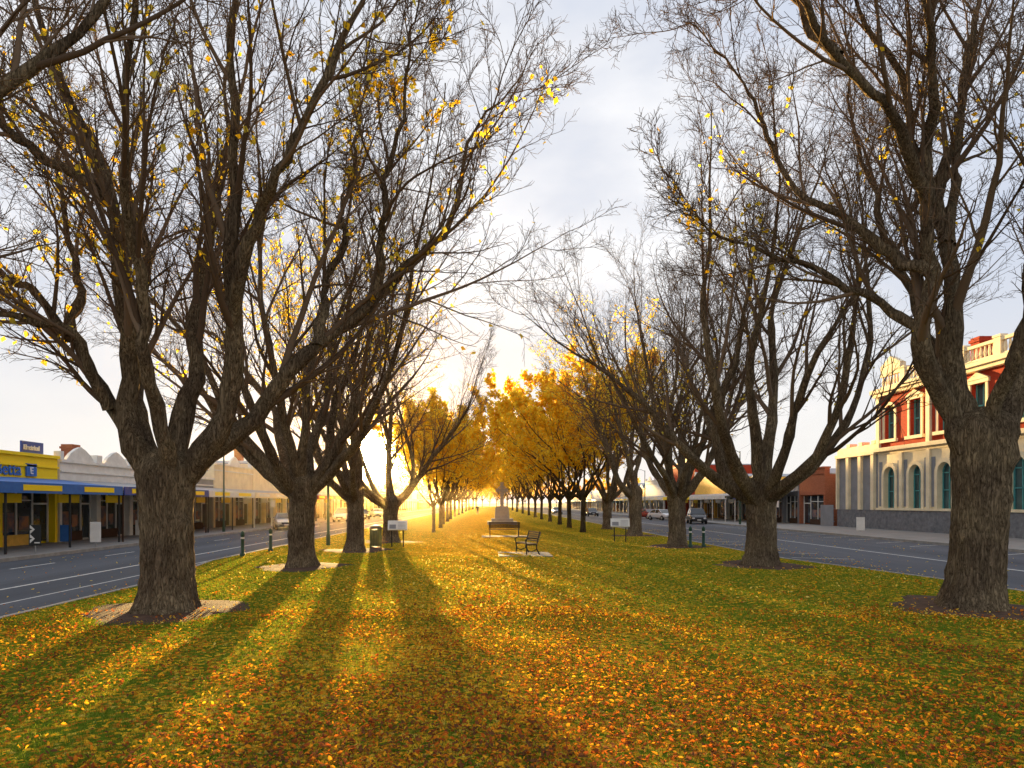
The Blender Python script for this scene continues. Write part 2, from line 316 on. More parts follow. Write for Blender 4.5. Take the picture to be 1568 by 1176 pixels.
m_r1=tree_mesh('elm_r1',5,R1,R1r,fork=3.7,tr=0.52,leaves=600,leafsize=0.13,low_leaves=True,k=(13,9,6,4),hi=8)
m_a=tree_mesh('elm_a',21,nl=11,fork=2.9,tr=0.45,leaves=1000,leafsize=0.14,low_leaves=True,llen=13,spread=1.0,k=(12,8,6,3),gap=(-6.33,23.5,.97))
m_b=tree_mesh('elm_b',34,nl=11,fork=2.7,tr=0.50,leaves=160,leafsize=0.12,low_leaves=True,spread=1.05,llen=13,k=(12,8,6,3),gap=(-5.4,38.6,.85))
m_c=tree_mesh('elm_c',47,nl=11,fork=3.0,tr=0.42,leaves=2400,leafsize=0.17,llen=12.5,spread=1.0,k=(12,8,7,0),gap=(-6.1,31.5,.92))
m_y1=tree_mesh('young_a',60,nl=8,fork=2.6,tr=0.16,llen=9.6,spread=0.95,k=(9,6,5,0),leaves=16000,leafsize=0.24,bark=BARK2,clump=1,thick=.9)
m_y2=tree_mesh('young_b',71,nl=7,fork=2.7,tr=0.14,llen=8.8,spread=0.9,k=(9,6,5,0),leaves=11000,leafsize=0.24,bark=BARK2,clump=1,thick=.9)
BIG=[(-6.53,13.9),(-6.33,23.5),(-6.1,31.5),(-5.40,38.6),(10.1,14.2),(9.68,24.2),(9.73,34.8),(10.0,46.0),(-8.6,5.2)]
def T(me,x,y,rz=0,s=1.0,nm='elm_tree'): 
    o=add(nm,me,(x,y,0),rz); o.scale=(s,s,s); return o
T(m_l1,-6.53,13.9); T(m_a,-6.33,23.5,0,0.97); T(m_c,-6.1,31.5,0,0.92); T(m_b,-5.40,38.6,0,0.85)
T(m_r1,10.1,14.2); T(m_b,9.68,24.2,2.1,1.0); T(m_a,9.73,34.8,4.4,0.95); T(m_c,10.0,46.0,5.0,1.0)
T(m_b,-8.8,5.0,1.2,0.98)
T(m_c,10.1,57,1.0,0.9)
for i,(x,y,s) in enumerate([(-3.9,50,.84),(7.2,51,1.12),(-4.0,59,.95),(7.3,60,1.15),(-4.4,69,1),(7.4,69,1.15),(-4.6,80,1.1),(7.4,79,1.15),(-4.8,92,1.15),(7.4,91,1.15),(-5,108,1.15),(7.5,104,1.2),(-5,124,1.2),(7.5,120,1.25),
      (-5,142,1.3),(7.5,140,1.3),(-5,168,1.35),(7.5,168,1.35),(-5,195,1.4),(7.5,195,1.4),(-4.5,230,1.45),(7,230,1.45),(-4,270,1.5),(6.5,270,1.5),(-2,330,1.5),(5,330,1.5)]):
    T(m_y2 if i in (0,4,9,13,18) else m_y1,x,y,i*1.7,s,'yellow_elm_tree')
dt=empty('distant_trees')
for i in range(26):
    x=-95+i*8+rng.normal(0,2); s=rng.uniform(1.2,1.9)
    o=add('distant_crown',m_y2 if i%2 else m_y1,(x,412+rng.normal(0,8),0),i*2.1,dt); o.scale=(s,s,s*0.8)
# ------------------------------------------------------------------ ground
def xl(y): return np.interp(y,[-10,19,26,420],[-9.2,-9.2,-10.4,-10.4])
def xr(y): return np.interp(y,[-10,14,20,27,420],[13.6,13.6,13.0,11.7,11.7])
def hh(x,y): return 0.03*np.sin(x*0.7+1)*np.sin(y*0.5)+0.02*np.sin(x*1.9+y*1.3)
g=B(); g.box(-1500,1500,-60,3000,-0.6,-0.15)
g.done('ground',basic('earth',(0.12,0.12,0.07),(0.08,0.08,0.05),scale=0.05,bump=0))
m,t,o=nt('asphalt'); tc=N(t,'ShaderNodeTexCoord')
n1=N(t,'ShaderNodeTexNoise',Scale=0.35,Detail=5); n2=N(t,'ShaderNodeTexNoise',Scale=60.0,Detail=3)
mp=N(t,'ShaderNodeMapping'); mp.inputs['Scale'].default_value=(1.6,0.12,1)
t.links.new(tc.outputs['Object'],mp.inputs[0]); t.links.new(mp.outputs[0],n1.inputs['Vector']); t.links.new(tc.outputs['Object'],n2.inputs['Vector'])
r=ramp(t,[(0.3,(0.052,0.060,0.075)),(0.7,(0.10,0.110,0.132))]); t.links.new(n1.outputs[0],r.inputs[0])
r2=ramp(t,[(0.3,(0.7,0.7,0.7)),(0.7,(1.25,1.25,1.25))]); t.links.new(n2.outputs[0],r2.inputs[0])
mm=N(t,'ShaderNodeMixRGB',blend_type='MULTIPLY'); mm.inputs[0].default_value=1; t.links.new(r.outputs[0],mm.inputs[1]); t.links.new(r2.outputs[0],mm.inputs[2])
b=N(t,'ShaderNodeBsdfPrincipled',Roughness=0.85); b.inputs['Specular IOR Level'].default_value=.2; bm=N(t,'ShaderNodeBump',Strength=0.4,Distance=0.01); t.links.new(n2.outputs[0],bm.inputs['Height']); t.links.new(bm.outputs[0],b.inputs['Normal'])
t.links.new(mm.outputs[0],b.inputs['Base Color']); t.links.new(b.outputs[0],o.inputs[0]); ASPH=m
def sheet(name,x0,x1,y0,y1,z,mat,parent=None):
    return add(name,raw_mesh(name,[(x0,y0,z),(x1,y0,z),(x1,y1,z),(x0,y1,z)],[[(0,1,2,3)]],[0],[mat],False),parent=parent)
sheet('road',-19,-8.5,-30,420,-0.135,ASPH); sheet('road',11,25,-30,420,-0.135,ASPH)
sheet('cross_road',-120,120,421,432,-0.135,ASPH)
def pave(name,x0,x1):
    q=B(); q.box(x0,x1,-30,420,-0.14,0.0); q.done(name,PAVE)
pave('pavement',-24.2,-19.15); pave('pavement',25.15,33.2)
def kerbline(fx,side,w=0.16,z0=-0.14,z1=0.02):
    ys=np.concatenate([np.linspace(-10,30,41),np.linspace(34,420,60)]); x=fx(ys); V=[];F=[]
    for xx,yy in zip(x,ys): V+= [(xx,yy,z0),(xx+side*w,yy,z0),(xx+side*w,yy,z1-0.01),(xx+side*w*0.85,yy,z1),(xx,yy,z1)]
    for i in range(len(ys)-1):
        for a in range(5):
            b_=(a+1)%5; F.append((i*5+a,i*5+b_,i*5+5+b_,i*5+5+a))
    return V,F
k=B(); k.arr(*kerbline(xl,-1)); k.done('kerb',CONC); k=B(); k.arr(*kerbline(xr,1)); k.done('kerb',CONC)
k=B(); k.box(-19.15,-19.0,-30,420,-0.14,0.012); k.done('kerb',CONC); k=B(); k.box(25,25.15,-30,420,-0.14,0.012); k.done('kerb',CONC)
mk=B()
def line(x,w,y0,y1): 
    mk.arr([(x,y0,-.131),(x+w,y0,-.131),(x+w,y1,-.131),(x,y1,-.131)],[(0,1,2,3)])
line(-13.1,0.12,-20,300); line(-11.2,0.07,-20,60); line(18.3,0.12,-20,300)
for yy in range(0,200,6): line(-16.8,0.1,yy,yy+2.5)
for i,yy in enumerate(np.arange(24,110,3.1)):
    mk.arr([(22.6,yy,-.131),(24.9,yy+1.2,-.131),(24.9,yy+1.3,-.131),(22.6,yy+.1,-.131)],[(0,1,2,3)])
    mk.arr([(13.0,yy+5,-.131),(15.2,yy+4.2,-.131),(15.2,yy+4.3,-.131),(13.0,yy+5.1,-.131)],[(0,1,2,3)])
mk.done('road_markings',PAINT)
# lawn
m,t,o=nt('lawn_grass'); tc=N(t,'ShaderNodeTexCoord')
def noise(s,d=5,r=0.6):
    n=N(t,'ShaderNodeTexNoise',Scale=s,Detail=d,Roughness=r); t.links.new(tc.outputs['Object'],n.inputs['Vector']); return n
nf,nl_=noise(35,4),noise(0.9,6,0.7)
gr=ramp(t,[(0.3,(0.06,0.10,0.010)),(0.5,(0.12,0.185,0.016)),(0.72,(0.22,0.26,0.026))]); t.links.new(nf.outputs[0],gr.inputs[0])
vo=N(t,'ShaderNodeTexVoronoi',Scale=17.0); t.links.new(tc.outputs['Object'],vo.inputs['Vector'])
sv=N(t,'ShaderNodeSeparateColor'); t.links.new(vo.outputs['Color'],sv.inputs[0])
lc=ramp(t,[(0.0,(0.40,0.14,0.02)),(0.4,(0.70,0.34,0.025)),(0.8,(0.90,0.56,0.035)),(1,(0.6,0.42,0.08))]); t.links.new(sv.outputs[0],lc.inputs[0])
sx=N(t,'ShaderNodeSeparateXYZ'); t.links.new(tc.outputs['Object'],sx.inputs[0])
ax=N(t,'ShaderNodeMath',operation='SUBTRACT'); ax.inputs[1].default_value=-0.3; t.links.new(sx.outputs[0],ax.inputs[0])
ab=N(t,'ShaderNodeMath',operation='ABSOLUTE'); t.links.new(ax.outputs[0],ab.inputs[0])
mr=N(t,'ShaderNodeMapRange'); mr.inputs['From Min'].default_value=1.0; mr.inputs['From Max'].default_value=5.5; mr.inputs['To Min'].default_value=0.32; mr.inputs['To Max'].default_value=-0.14; t.links.new(ab.outputs[0],mr.inputs[0])
cv=N(t,'ShaderNodeMath',operation='ADD'); t.links.new(nl_.outputs[0],cv.inputs[0]); t.links.new(mr.outputs[0],cv.inputs[1])
lt=N(t,'ShaderNodeMath',operation='SUBTRACT'); t.links.new(cv.outputs[0],lt.inputs[0]); t.links.new(sv.outputs[1],lt.inputs[1])
lm=N(t,'ShaderNodeMath',operation='MULTIPLY',use_clamp=True); lm.inputs[1].default_value=12; t.links.new(lt.outputs[0],lm.inputs[0])
mx=N(t,'ShaderNodeMixRGB'); t.links.new(lm.outputs[0],mx.inputs[0]); t.links.new(gr.outputs[0],mx.inputs[1]); t.links.new(lc.outputs[0],mx.inputs[2])
b=N(t,'ShaderNodeBsdfDiffuse')
bm2=N(t,'ShaderNodeBump',Strength=1.0,Distance=0.07); t.links.new(vo.outputs['Distance'],bm2.inputs['Height'])
t.links.new(bm2.outputs[0],b.inputs['Normal'])
t.links.new(mx.outputs[0],b.inputs['Color']); t.links.new(b.outputs[0],o.inputs[0]); LAWN=m
ys=np.concatenate([np.linspace(-10,50,121),np.linspace(52,420,100)]); u=np.linspace(0,1,50)
X=xl(ys)[:,None]*(1-u)+xr(ys)[:,None]*u; Y=np.repeat(ys[:,None],50,1); edge=np.clip(np.minimum(u,1-u)*12,0,1)[None]
Z=hh(X,Y)*edge+0.005
V=np.stack([X,Y,Z],-1).reshape(-1,3); I=np.arange(len(ys)*50).reshape(len(ys),50)
F=np.stack([I[:-1,:-1],I[:-1,1:],I[1:,1:],I[1:,:-1]],-1).reshape(-1,4)
add('lawn',raw_mesh('lawn',V,[F],[0],[LAWN]))
def hz(x,y):
    uu=(x-xl(y))/(xr(y)-xl(y)); return hh(x,y)*np.clip(np.minimum(uu,1-uu)*12,0,1)+0.005
for (x,y) in BIG[:8]:
    th=np.linspace(0,2*np.pi,40,endpoint=False); rr=1.6*(1+0.12*np.sin(3*th+x)+0.07*np.sin(7*th+y)); V=[];F=[]
    for q,s in enumerate([0.15,0.5,0.8,1.0]):
        for a,r_ in zip(th,rr):
            px=x+np.cos(a)*r_*s; py=y+np.sin(a)*r_*s; V.append((px,py,hz(px,py)+(0.03*(1-s)+0.012 if s<1 else -0.004)))
    for q in range(3):
        for j in range(40): F.append((q*40+j,q*40+(j+1)%40,q*40+40+(j+1)%40,q*40+40+j))
    add('tree_pit_soil',raw_mesh('tree_pit_soil',V,[np.array(F)],[0],[DIRT]))
def pit(x,y,r=1.5):
    k=np.ones(len(x),bool)
    for (a,b_) in BIG: k&=((x-a)**2+(y-b_)**2)>r*r*(0.8+0.4*rng.random(len(x)))
    return k
def scatter(n,y0,y1,pw):
    y=y0+(y1-y0)*rng.random(n)**pw; x=(rng.random(n)*2-1)*(0.95*y+2); kk=(x>xl(y)+0.05)&(x<xr(y)-0.05); return x[kk],y[kk]
def blades(n,y0,y1,pw,h,w):
    x,y=scatter(n,y0,y1,pw); kk=pit(x,y); x=x[kk];y=y[kk]; m=len(x); z=hz(x,y)
    a=rng.random(m)*6.28; hgt=h*rng.uniform(.5,1.2,m); ln=rng.normal(0,0.5,(m,2))*hgt[:,None]
    P0=np.stack([x-np.cos(a)*w,y-np.sin(a)*w,z-0.01],-1);P1=np.stack([x+np.cos(a)*w,y+np.sin(a)*w,z-0.01],-1);P2=np.stack([x+ln[:,0],y+ln[:,1],z+hgt],-1)
    return np.stack([P0,P1,P2],1).reshape(-1,3)
V=np.concatenate([blades(230000,4.6,13,1.2,0.043,0.004),blades(120000,12,28,1.1,0.052,0.009)])
add('grass',raw_mesh('grass',V,[np.arange(len(V)).reshape(-1,3)],[0],[GRASS],False))
def gleaves(x,y,size,zoff=0.025,tilt=0.55,z=None):
    m=len(x); a=rng.random(m)*6.28; s=size*rng.uniform(.5,1.3,m)
    fw=np.stack([np.cos(a),np.sin(a),rng.normal(0,tilt,m)],-1); fw=norm(fw); sd=norm(np.cross(fw,np.stack([rng.normal(0,tilt,m),rng.normal(0,tilt,m),np.ones(m)],-1))); up=np.cross(sd,fw)
    up*=np.sign(up[:,2:3]); fold=rng.uniform(0.05,0.9,m)[:,None]; C=np.stack([x,y,(hz(x,y) if z is None else z)+zoff+rng.random(m)*0.02],-1); S=s[:,None]; wd=rng.uniform(.7,1.15,m)[:,None]
    f=lambda al,ac,u_: C+fw*S*al+sd*S*ac*wd+up*S*u_*fold
    V=np.stack([f(-.5,0,0),f(-.22,.27,.3),f(.2,.25,.3),f(.55,0,.15),f(.2,-.25,.3),f(-.22,-.27,.3)],1).reshape(-1,3)
    I=np.arange(m)[:,None]*6; F=np.concatenate([I+np.array([[0,1,2,3]]),I+np.array([[0,3,4,5]])]); return V,F
x1,y1=scatter(88000,4.6,14,1.1); x2,y2=scatter(58000,13,50,1.35)
def thin(x,y,base):
    d=base+0.34*np.sin(x*0.8+np.sin(y*0.6)*1.5)*np.sin(y*0.9+x*0.3)+0.25*np.sin(x*2.3+y*1.7)*np.sin(y*2.1-x)+0.5*np.exp(-((x-.2)/2.4)**2)
    d=d-0.3*np.exp(-((x+3.6)/1.8)**2)*(y<16)-0.10*(y>9)*(np.abs(x)>3.5)+0.22*(y<8.5)
    d=np.where(pit(x,y,1.4),d,d*.35)
    return rng.random(len(x))<np.clip(d,0.10,1)
k1=thin(x1,y1,0.42); k2=thin(x2,y2,0.25)
Va,Fa=gleaves(x1[k1],y1[k1],0.047); Vb,Fb=gleaves(x2[k2],y2[k2],0.066)
xk=np.concatenate([rng.normal(-9.7,0.5,700),rng.normal(14.0,.6,700),rng.uniform(-18,-10,350),rng.uniform(13.8,24,450)]); yk=rng.uniform(8,60,len(xk))
kk=(xk<xl(yk)-0.2)|(xk>xr(yk)+0.2); Vc,Fc=gleaves(xk[kk],yk[kk],0.07,z=np.full(kk.sum(),-0.135),tilt=.3)
V=np.concatenate([Va,Vb,Vc]); F=np.concatenate([Fa,Fb+len(Va),Fc+len(Va)+len(Vb)])
add('fallen_leaves',raw_mesh('fallen_leaves',V,[F],[0],[GLEAF],False))
# ------------------------------------------------------------------ shops
def shop(name,side,F,y0,y1,h,wall,fascia,dep=12,ver=True,vh=2.75,posts=IRON,shopfront=DWOOD,ped=None,band=None,vdep=3.6,vroof=TIN,roofm=TIN,chim=False,low=None):
    e=empty(name,(F,(y0+y1)/2,0)); s=1 if side<0 else -1; L=(y1-y0)/2
    def bx(b,d0,d1,a0,a1,z0,z1): b.box(s*d0,s*d1,a0,a1,z0,z1)
    w=B(); bx(w,-dep,-0.5,-L,L,-.1,h-0.6)
    bx(w,-0.5,0,-L,L,3.0,h)
    n=max(1,int(round((y1-y0)/4.2))); bw=2*L/n
    for i in range(n+1):
        c=-L+i*bw; bx(w,-0.49,0.003,max(-L,c-.22),min(L,c+.22),0,3.0)
    w.done('walls',wall,e)
    st=B();gl=B();fr=B();gd=B()
    for i in range(n):
        a=-L+i*bw+.22; z=a+bw-.44; dd=a+(z-a)*0.62
        bx(st,-.4,-.1,a,dd,0,.55); bx(gl,-.34,-.25,a,dd,.55,2.9); bx(gl,-.46,-.42,dd+.05,z,0.1,2.9)
        bx(gd,-.24,-.22,a+.25,a+(dd-a)*.45,.7,1.7+.3*(i%2)); bx(gd,-.24,-.22,a+(dd-a)*.6,dd-.3,.8,1.5)
        for c in (a+.03,(a+dd)/2,dd-.03): bx(fr,-.25,-.17,c-.03,c+.03,.55,2.9)
        bx(fr,-.25,-.17,a,dd,2.3,2.36); bx(fr,-.42,-.36,dd+.05,dd+.15,0,2.9); bx(fr,-.42,-.36,z-.1,z,0,2.9); bx(fr,-.42,-.36,dd+.15,z-.1,2.1,2.2)
    st.done('stall_risers',low or shopfront,e); gl.done('shop_windows',GLASS,e); fr.done('window_frames',WHITE,e); gd.done('window_display',GOODS,e)
    tr=B(); bx(tr,-.6,.14,-L-.02,L+.02,h,h+.16); bx(tr,.003,.10,-L,L,h-.55,h-.45)
    if ped:
        for i in range(ped):
            c=-L+(i+.5)*2*L/ped; wd=min(1.4,L/ped*.8)
            tr.poly([(c-wd,h+.16),(c+wd,h+.16),(c+wd*.7,h+.55),(c+wd*.3,h+.85),(c,h+.98),(c-wd*.3,h+.85),(c-wd*.7,h+.55)],-0.15*s,0.05*s)
            for q in (-L+i*2*L/ped+.15,-L+(i+1)*2*L/ped-.15): bx(tr,-.35,.06,q-.14,q+.14,h+.16,h+.62)
    tr.done('parapet_trim',band or WHITE,e)
    if ver:
        v=B(); v.arr([(s*.02,-L,vh+.75),(s*.02,L,vh+.75),(s*vdep,L,vh+.3),(s*vdep,-L,vh+.3),(s*.02,-L,vh+.70),(s*.02,L,vh+.70),(s*vdep,L,vh+.25),(s*vdep,-L,vh+.25)],[(0,1,2,3),(4,7,6,5),(0,3,7,4),(1,5,6,2),(0,4,5,1),(3,2,6,7)]); v.done('verandah_roof',vroof,e)
        f=B(); bx(f,vdep,vdep+.06,-L,L,vh-.12,vh+.36); f.done('verandah_fascia',fascia,e)
        f=B()
        for i in range(n):
            c=-L+(i+.5)*bw; bx(f,vdep-1.6,vdep-1.55,c-.9,c+.9,vh-.55,vh-.12)
            bx(f,vdep+.062,vdep+.075,c-bw*.3,c+bw*.3,vh+.0,vh+.26)
        f.done('hanging_signs',[WHITE,NAVY,YEL,TEAL][int(abs(y0))%4] if fascia is not BLUE else YEL,e)
        p=B()
        for i in range(n+1):
            c=-L+.1+i*(2*L-.2)/n; p.tube([(s*(vdep-.1),c,0),(s*(vdep-.1),c,vh)],.055,8)
            bx(p,vdep-.16,vdep-.04,c-.5,c+.5,vh-.13,vh-.06)
        p.done('verandah_posts',posts,e)
    r=B(); r.poly([(-L+.1,h-.6),(L-.1,h-.6),(L-.1,h-.5),(0,h+.1),(-L+.1,h-.5)],-s*dep,-s*.6); r.done('roof',roofm,e)
    if chim:
        c=B(); bx(c,-5,-4.2,L*.4,L*.4+.9,h-.6,h+1.7); bx(c,-5.07,-4.13,L*.4-.07,L*.4+.97,h+1.4,h+1.55); c.done('chimney',BRICK2,e)
    return e
F_=-24
e=shop('appliance_shop',-1,F_,24.5,38.2,4.65,YEL,BLUE,low=ORNG,vroof=BLUE,band=YEL,shopfront=REDP)
def text(s,loc,size,mat,parent,rz=math.pi/2,ext=0.02):
    c=bpy.data.curves.new('lettering','FONT'); c.body=s; c.size=size; c.extrude=ext; c.materials.append(mat); c.offset=0.012
    o=bpy.data.objects.new('lettering',c); sc.collection.objects.link(o); o.parent=parent; o.location=loc; o.rotation_euler=(math.pi/2,0,rz); return o
text('Betta',(0.06,1.9,3.62),0.88,BLUE,e); q=B(); q.box(0.03,0.1,4.15,4.95,3.6,4.25); q.done('sign_panel',BLUE,e); text('E',(0.12,4.38,3.72),0.5,WHITE,e)
q=B(); q.tube([(-1,6.1,4.3),(-1,6.1,4.9)],.05); q.box(-1.05,-.95,5.3,7.1,4.85,5.55); q.done('roof_sign',NAVY,e); text('Electrical',(-0.93,5.42,5.1),0.36,WHITE,e)
shop('cream_shop',-1,F_,38.4,50,4.5,WHITE,NAVY,ped=3,posts=DWOOD,chim=True)
shop('shop_building',-1,F_,50.2,60,4.2,GREYW,WHITE,posts=IRON,band=WHITE)
shop('gabled_shop',-1,F_,60.2,70,5.6,CREAM,CREAM,ped=1,posts=WHITE)
shop('parapet_shop',-1,F_,70.2,82,6.8,CREAM,GREENP,ped=2,chim=True)
shop('brick_shop',-1,F_,82.2,96,6.0,BRICK2,REDP,ped=1)
shop('pale_shop',-1,F_,96.2,112,6.2,WHITE,CREAM,ped=2)
cols=[(BRICK2,CREAM),(CREAM,REDP),(WHITE,GREENP),(ORNG,CREAM),(GREYW,WHITE)]
y=112.2
for i in range(11):
    L=rng.uniform(12,20); w,f=cols[i%5]; shop('row_shop',-1,F_,y,y+L,rng.uniform(4.5,6.2),w,f,ped=int(rng.integers(1,3))); y+=L+.3
FR=33
shop('brick_workshop',1,FR,66.6,72,5.6,BRICK2,WHITE,ver=False,band=BRICK2)
shop('garage_building',1,FR,72.2,80,4.6,GREYW,NAVY,posts=WHITE,vdep=4)
shop('white_shop',1,FR,80.2,94,5.0,WHITE,WHITE,posts=WHITE,ped=2,vdep=5)
shop('ochre_shop',1,FR,94.2,108,6.4,ORNG,YEL,posts=WHITE,ped=1,vdep=5,chim=True)
shop('tall_brick_shop',1,FR,108.2,126,8.8,BRICK,CREAM,posts=WHITE,ped=2,vdep=5,band=CREAM)
y=126.2
for i in range(10):
    L=rng.uniform(12,20); w,f=cols[(i+2)%5]; shop('row_shop',1,FR,y,y+L,rng.uniform(4.5,6.8),w,f,ped=int(rng.integers(1,3)),posts=WHITE); y+=L+.3
fe=B()
for i in range(22): fe.box(32.6,32.66,64.2+i*.11,64.3+i*.11,0,2.0)
fe.box(32.66,32.74,64.2,66.6,.4,.5).box(32.66,32.74,64.2,66.6,1.6,1.7); fe.done('paling_fence',GREYW)
# ---- hotel
H=empty('brick_hotel',(FR,0,0))
YA,YB=34.0,57.5
body=B(); body.box(.6,14,YA,YB,-.1,12.0); body.done('core_walls',BRICK,H)
stn=B();crm=B();brk=B();gls=B();frm=B();gry=B()
nb_=7; bw=(YB-YA)/nb_
stn.box(-.12,.6,YA,YB,-.1,1.6)
crm.box(-.2,.6,YA-.05,YB+.05,1.6,1.78)
def arch(b,y0,y1,zc,r,zt,x0,x1,n=12):
    yc=(y0+y1)/2
    a=[(yc+r*math.cos(math.pi*i/n),zc+r*math.sin(math.pi*i/n)) for i in range(n+1)]
    for i in range(n):
        p,q=a[i],a[i+1]; b.poly([p,(p[0],zt),(q[0],zt),q],x0,x1)
    b.box(x0,x1,y0,yc-r,zc,zt); b.box(x0,x1,yc+r,y1,zc,zt)
def ring(b,yc,zc,r0,r1,x0,x1,n=14):
    for i in range(n):
        A=math.pi*i/n;Bq=math.pi*(i+1)/n
        b.poly([(yc+r0*math.cos(A),zc+r0*math.sin(A)),(yc+r1*math.cos(A),zc+r1*math.sin(A)),(yc+r1*math.cos(Bq),zc+r1*math.sin(Bq)),(yc+r0*math.cos(Bq),zc+r0*math.sin(Bq))],x0,x1)
for i in range(nb_):
    a=YA+i*bw; c=a+bw/2; z=a+bw
    crm.box(0,.6,a,c-.75,1.78,4.4); crm.box(0,.6,c+.75,z,1.78,4.4)
    arch(crm,a,z,4.4,.75,6.2,0.002,.6); ring(crm,c,4.4,.75,1.05,-.10,0.0)
    crm.box(-.1,0,c-1.05,c-.75,1.78,4.4); crm.box(-.1,0,c+.75,c+1.05,1.78,4.4)
    crm.box(-.18,0.0,a-.2,a+.2,1.78,6.2)
    for (g0,g1) in ((a+.2,c-1.05),(c+1.05,z-.2)): gry.box(-.03,-.004,g0,g1,1.9,5.6)
    gls.box(.4,.45,c-.75,c+.75,1.7,5.2)
    frm.box(.3,.38,c-.75,c-.67,1.78,4.4); frm.box(.3,.38,c+.67,c+.75,1.78,4.4); frm.box(.3,.38,c-.04,c+.04,1.78,5.1); frm.box(.3,.37,c-.67,c+.67,4.35,4.43); frm.box(.3,.37,c-.67,c+.67,3.1,3.17)
    ring(frm,c,4.43,.66,.75,.3,.38)
    brk.box(0,.6,a,c-.7,6.75,11.0); brk.box(0,.6,c+.7,z,6.75,11.0); brk.box(0.002,.6,c-.7,c+.7,6.75,7.4); 
    if i%2: brk.box(0.002,.6,c-.7,c+.7,10.2,11.0)
    else: arch(brk,c-.7,c+.7,9.5,.69,11.0,0.004,.6)
    crm.box(-.09,0,c-.92,c-.7,7.4,9.7); crm.box(-.09,0,c+.7,c+.92,7.4,9.7); crm.box(-.22,0,c-1.1,c+1.1,7.15,7.4)
    if i%2:
        crm.box(-.14,0,c-1.05,c+1.05,10.2,10.45); crm.box(-.09,0,c-.92,c-.7,9.7,10.2); crm.box(-.09,0,c+.7,c+.92,9.7,10.2); crm.poly([(c-1.1,10.45),(c+1.1,10.45),(c,10.95)],-.18,0)
    else: ring(crm,c,9.5,.69,.95,-.11,0.0)
    gls.box(.4,.45,c-.7,c+.7,7.4,10.3)
    frm.box(.3,.38,c-.7,c-.6,7.4,10.2); frm.box(.3,.38,c+.6,c+.7,7.4,10.2); frm.box(.3,.37,c-.6,c+.6,8.7,8.8); frm.box(.3,.38,c-.04,c+.04,7.4,10.2)
    if i in (0,2,5): crm.box(-.2,0,a-.22,a+.22,6.75,11.0)
    crm.box(-.05,.35,a-.3,a+.3,11.6,12.9); crm.box(-.1,.4,a-.36,a+.36,12.9,13.05)
    for j in range(7): crm.tube([(.15,a+.5+j*(bw-1)/6,11.85),(.15,a+.5+j*(bw-1)/6,12.15),(.15,a+.5+j*(bw-1)/6,12.65)],[.06,.11,.05],6)
    crm.box(0,.3,a+.3,z-.3,11.6,11.85); crm.box(0,.3,a+.3,z-.3,12.65,12.85)
crm.box(-.21,0,YB-.44,YB-.01,6.75,11.0)
for j in (0,6):
    a=YA+j*bw; crm.box(.0,.5,a+.35,a+bw-.35,12.86,13.5); crm.poly([(a+.3,13.5),(a+bw-.3,13.5),(a+bw/2,14.2)],0,.4)
crm.box(-.05,.6,YA,YB,6.2,6.45); crm.box(-.35,.6,YA-.1,YB+.1,6.45,6.75); crm.box(-.4,.6,YA-.15,YB+.15,11.0,11.28); crm.box(-.6,.6,YA-.25,YB+.25,11.28,11.6)
for zz in (6.45,11.0): crm.box(.6,14,YA-.15,YA,zz,zz+.3)
W0,W1=57.5,64
crm.box(-.35,4,W0+.1,W1,6.3,6.6); crm.box(-.1,.5,W0+.1,W1,6.6,7.2); stn.box(-.12,.6,W0,W1,-.1,1.6); gry.box(0,8,W0,W1,1.6,6.3)
for j in range(4): crm.box(-.25,0,W0+.3+j*2.0,W0+.75+j*2.0 if j<3 else W1,1.6,6.3) if W0+.3+j*2.0<W1 else None
for j in range(3): crm.box(-.15,.55,W0+.25+j*2.0,W0+.8+j*2.0,7.2,7.5)
stn.done('bluestone_plinth',STONE,H); crm.done('cream_trim',CREAM,H); brk.done('brick_storey',BRICK,H); gls.done('windows',GLASS2,H); frm.done('window_frames',TEAL,H); gry.done('wing_walls',GREYW,H)
ch=B()
for yy in (38,46,54): ch.box(6,7.2,yy,yy+1,12,15.4).box(5.9,7.3,yy-.1,yy+1.1,15.0,15.25)
ch.done('chimneys',BRICK,H)
sg=B(); sg.box(-1.2,-.1,35.5,35.62,3.6,4.3).box(-.9,-.1,38.5,38.6,3.5,4.1); sg.done('projecting_signs',PINK,H)
# ------------------------------------------------------------------ street furniture
def bench(loc,rz,L,slat,frame):
    e=empty('park_bench',loc,rz); s=B()
    for i in range(5): s.box(-L/2,L/2,-.22+i*.095,-.15+i*.095,.43,.465)
    for i in range(5):
        z=.53+i*.085; yb=.27+.05*i/2; s.box(-L/2,L/2,yb,yb+.03,z,z+.065)
    s.done('slats',slat,e,bevel=.006)
    f=B()
    for x in (-L/2+.08,L/2-.08):
        f.tube([(x,-.22,0),(x,-.2,.22),(x,-.22,.42)],.028,8); f.tube([(x,.36,0),(x,.22,.25),(x,.24,.45),(x,.38,.95)],.028,8)
        f.tube([(x,-.24,.41),(x,.24,.41)],.026,8); f.tube([(x,-.22,.42),(x,-.27,.6),(x,-.15,.68),(x,.1,.68),(x,.28,.66)],.022,8)
        f.tube([(x,-.2,.2),(x,.0,.12),(x,.24,.22)],.018,6)
    f.done('iron_ends',frame,e,smooth=True)
bench((1.68,28.9,0.05),math.radians(-74),1.5,WOOD,IRON); bench((1.15,44,0.03),math.radians(180),2.0,DWOOD,IRON)
pd=B(); pd.box(.5,2.7,27.6,30.0,-.05,.045); pd.done('concrete_pad',CONC,bevel=.01)
pd=B(); pd.box(-.3,2.7,43.2,45,-.05,.05); pd.done('concrete_pad',CONC,bevel=.01)
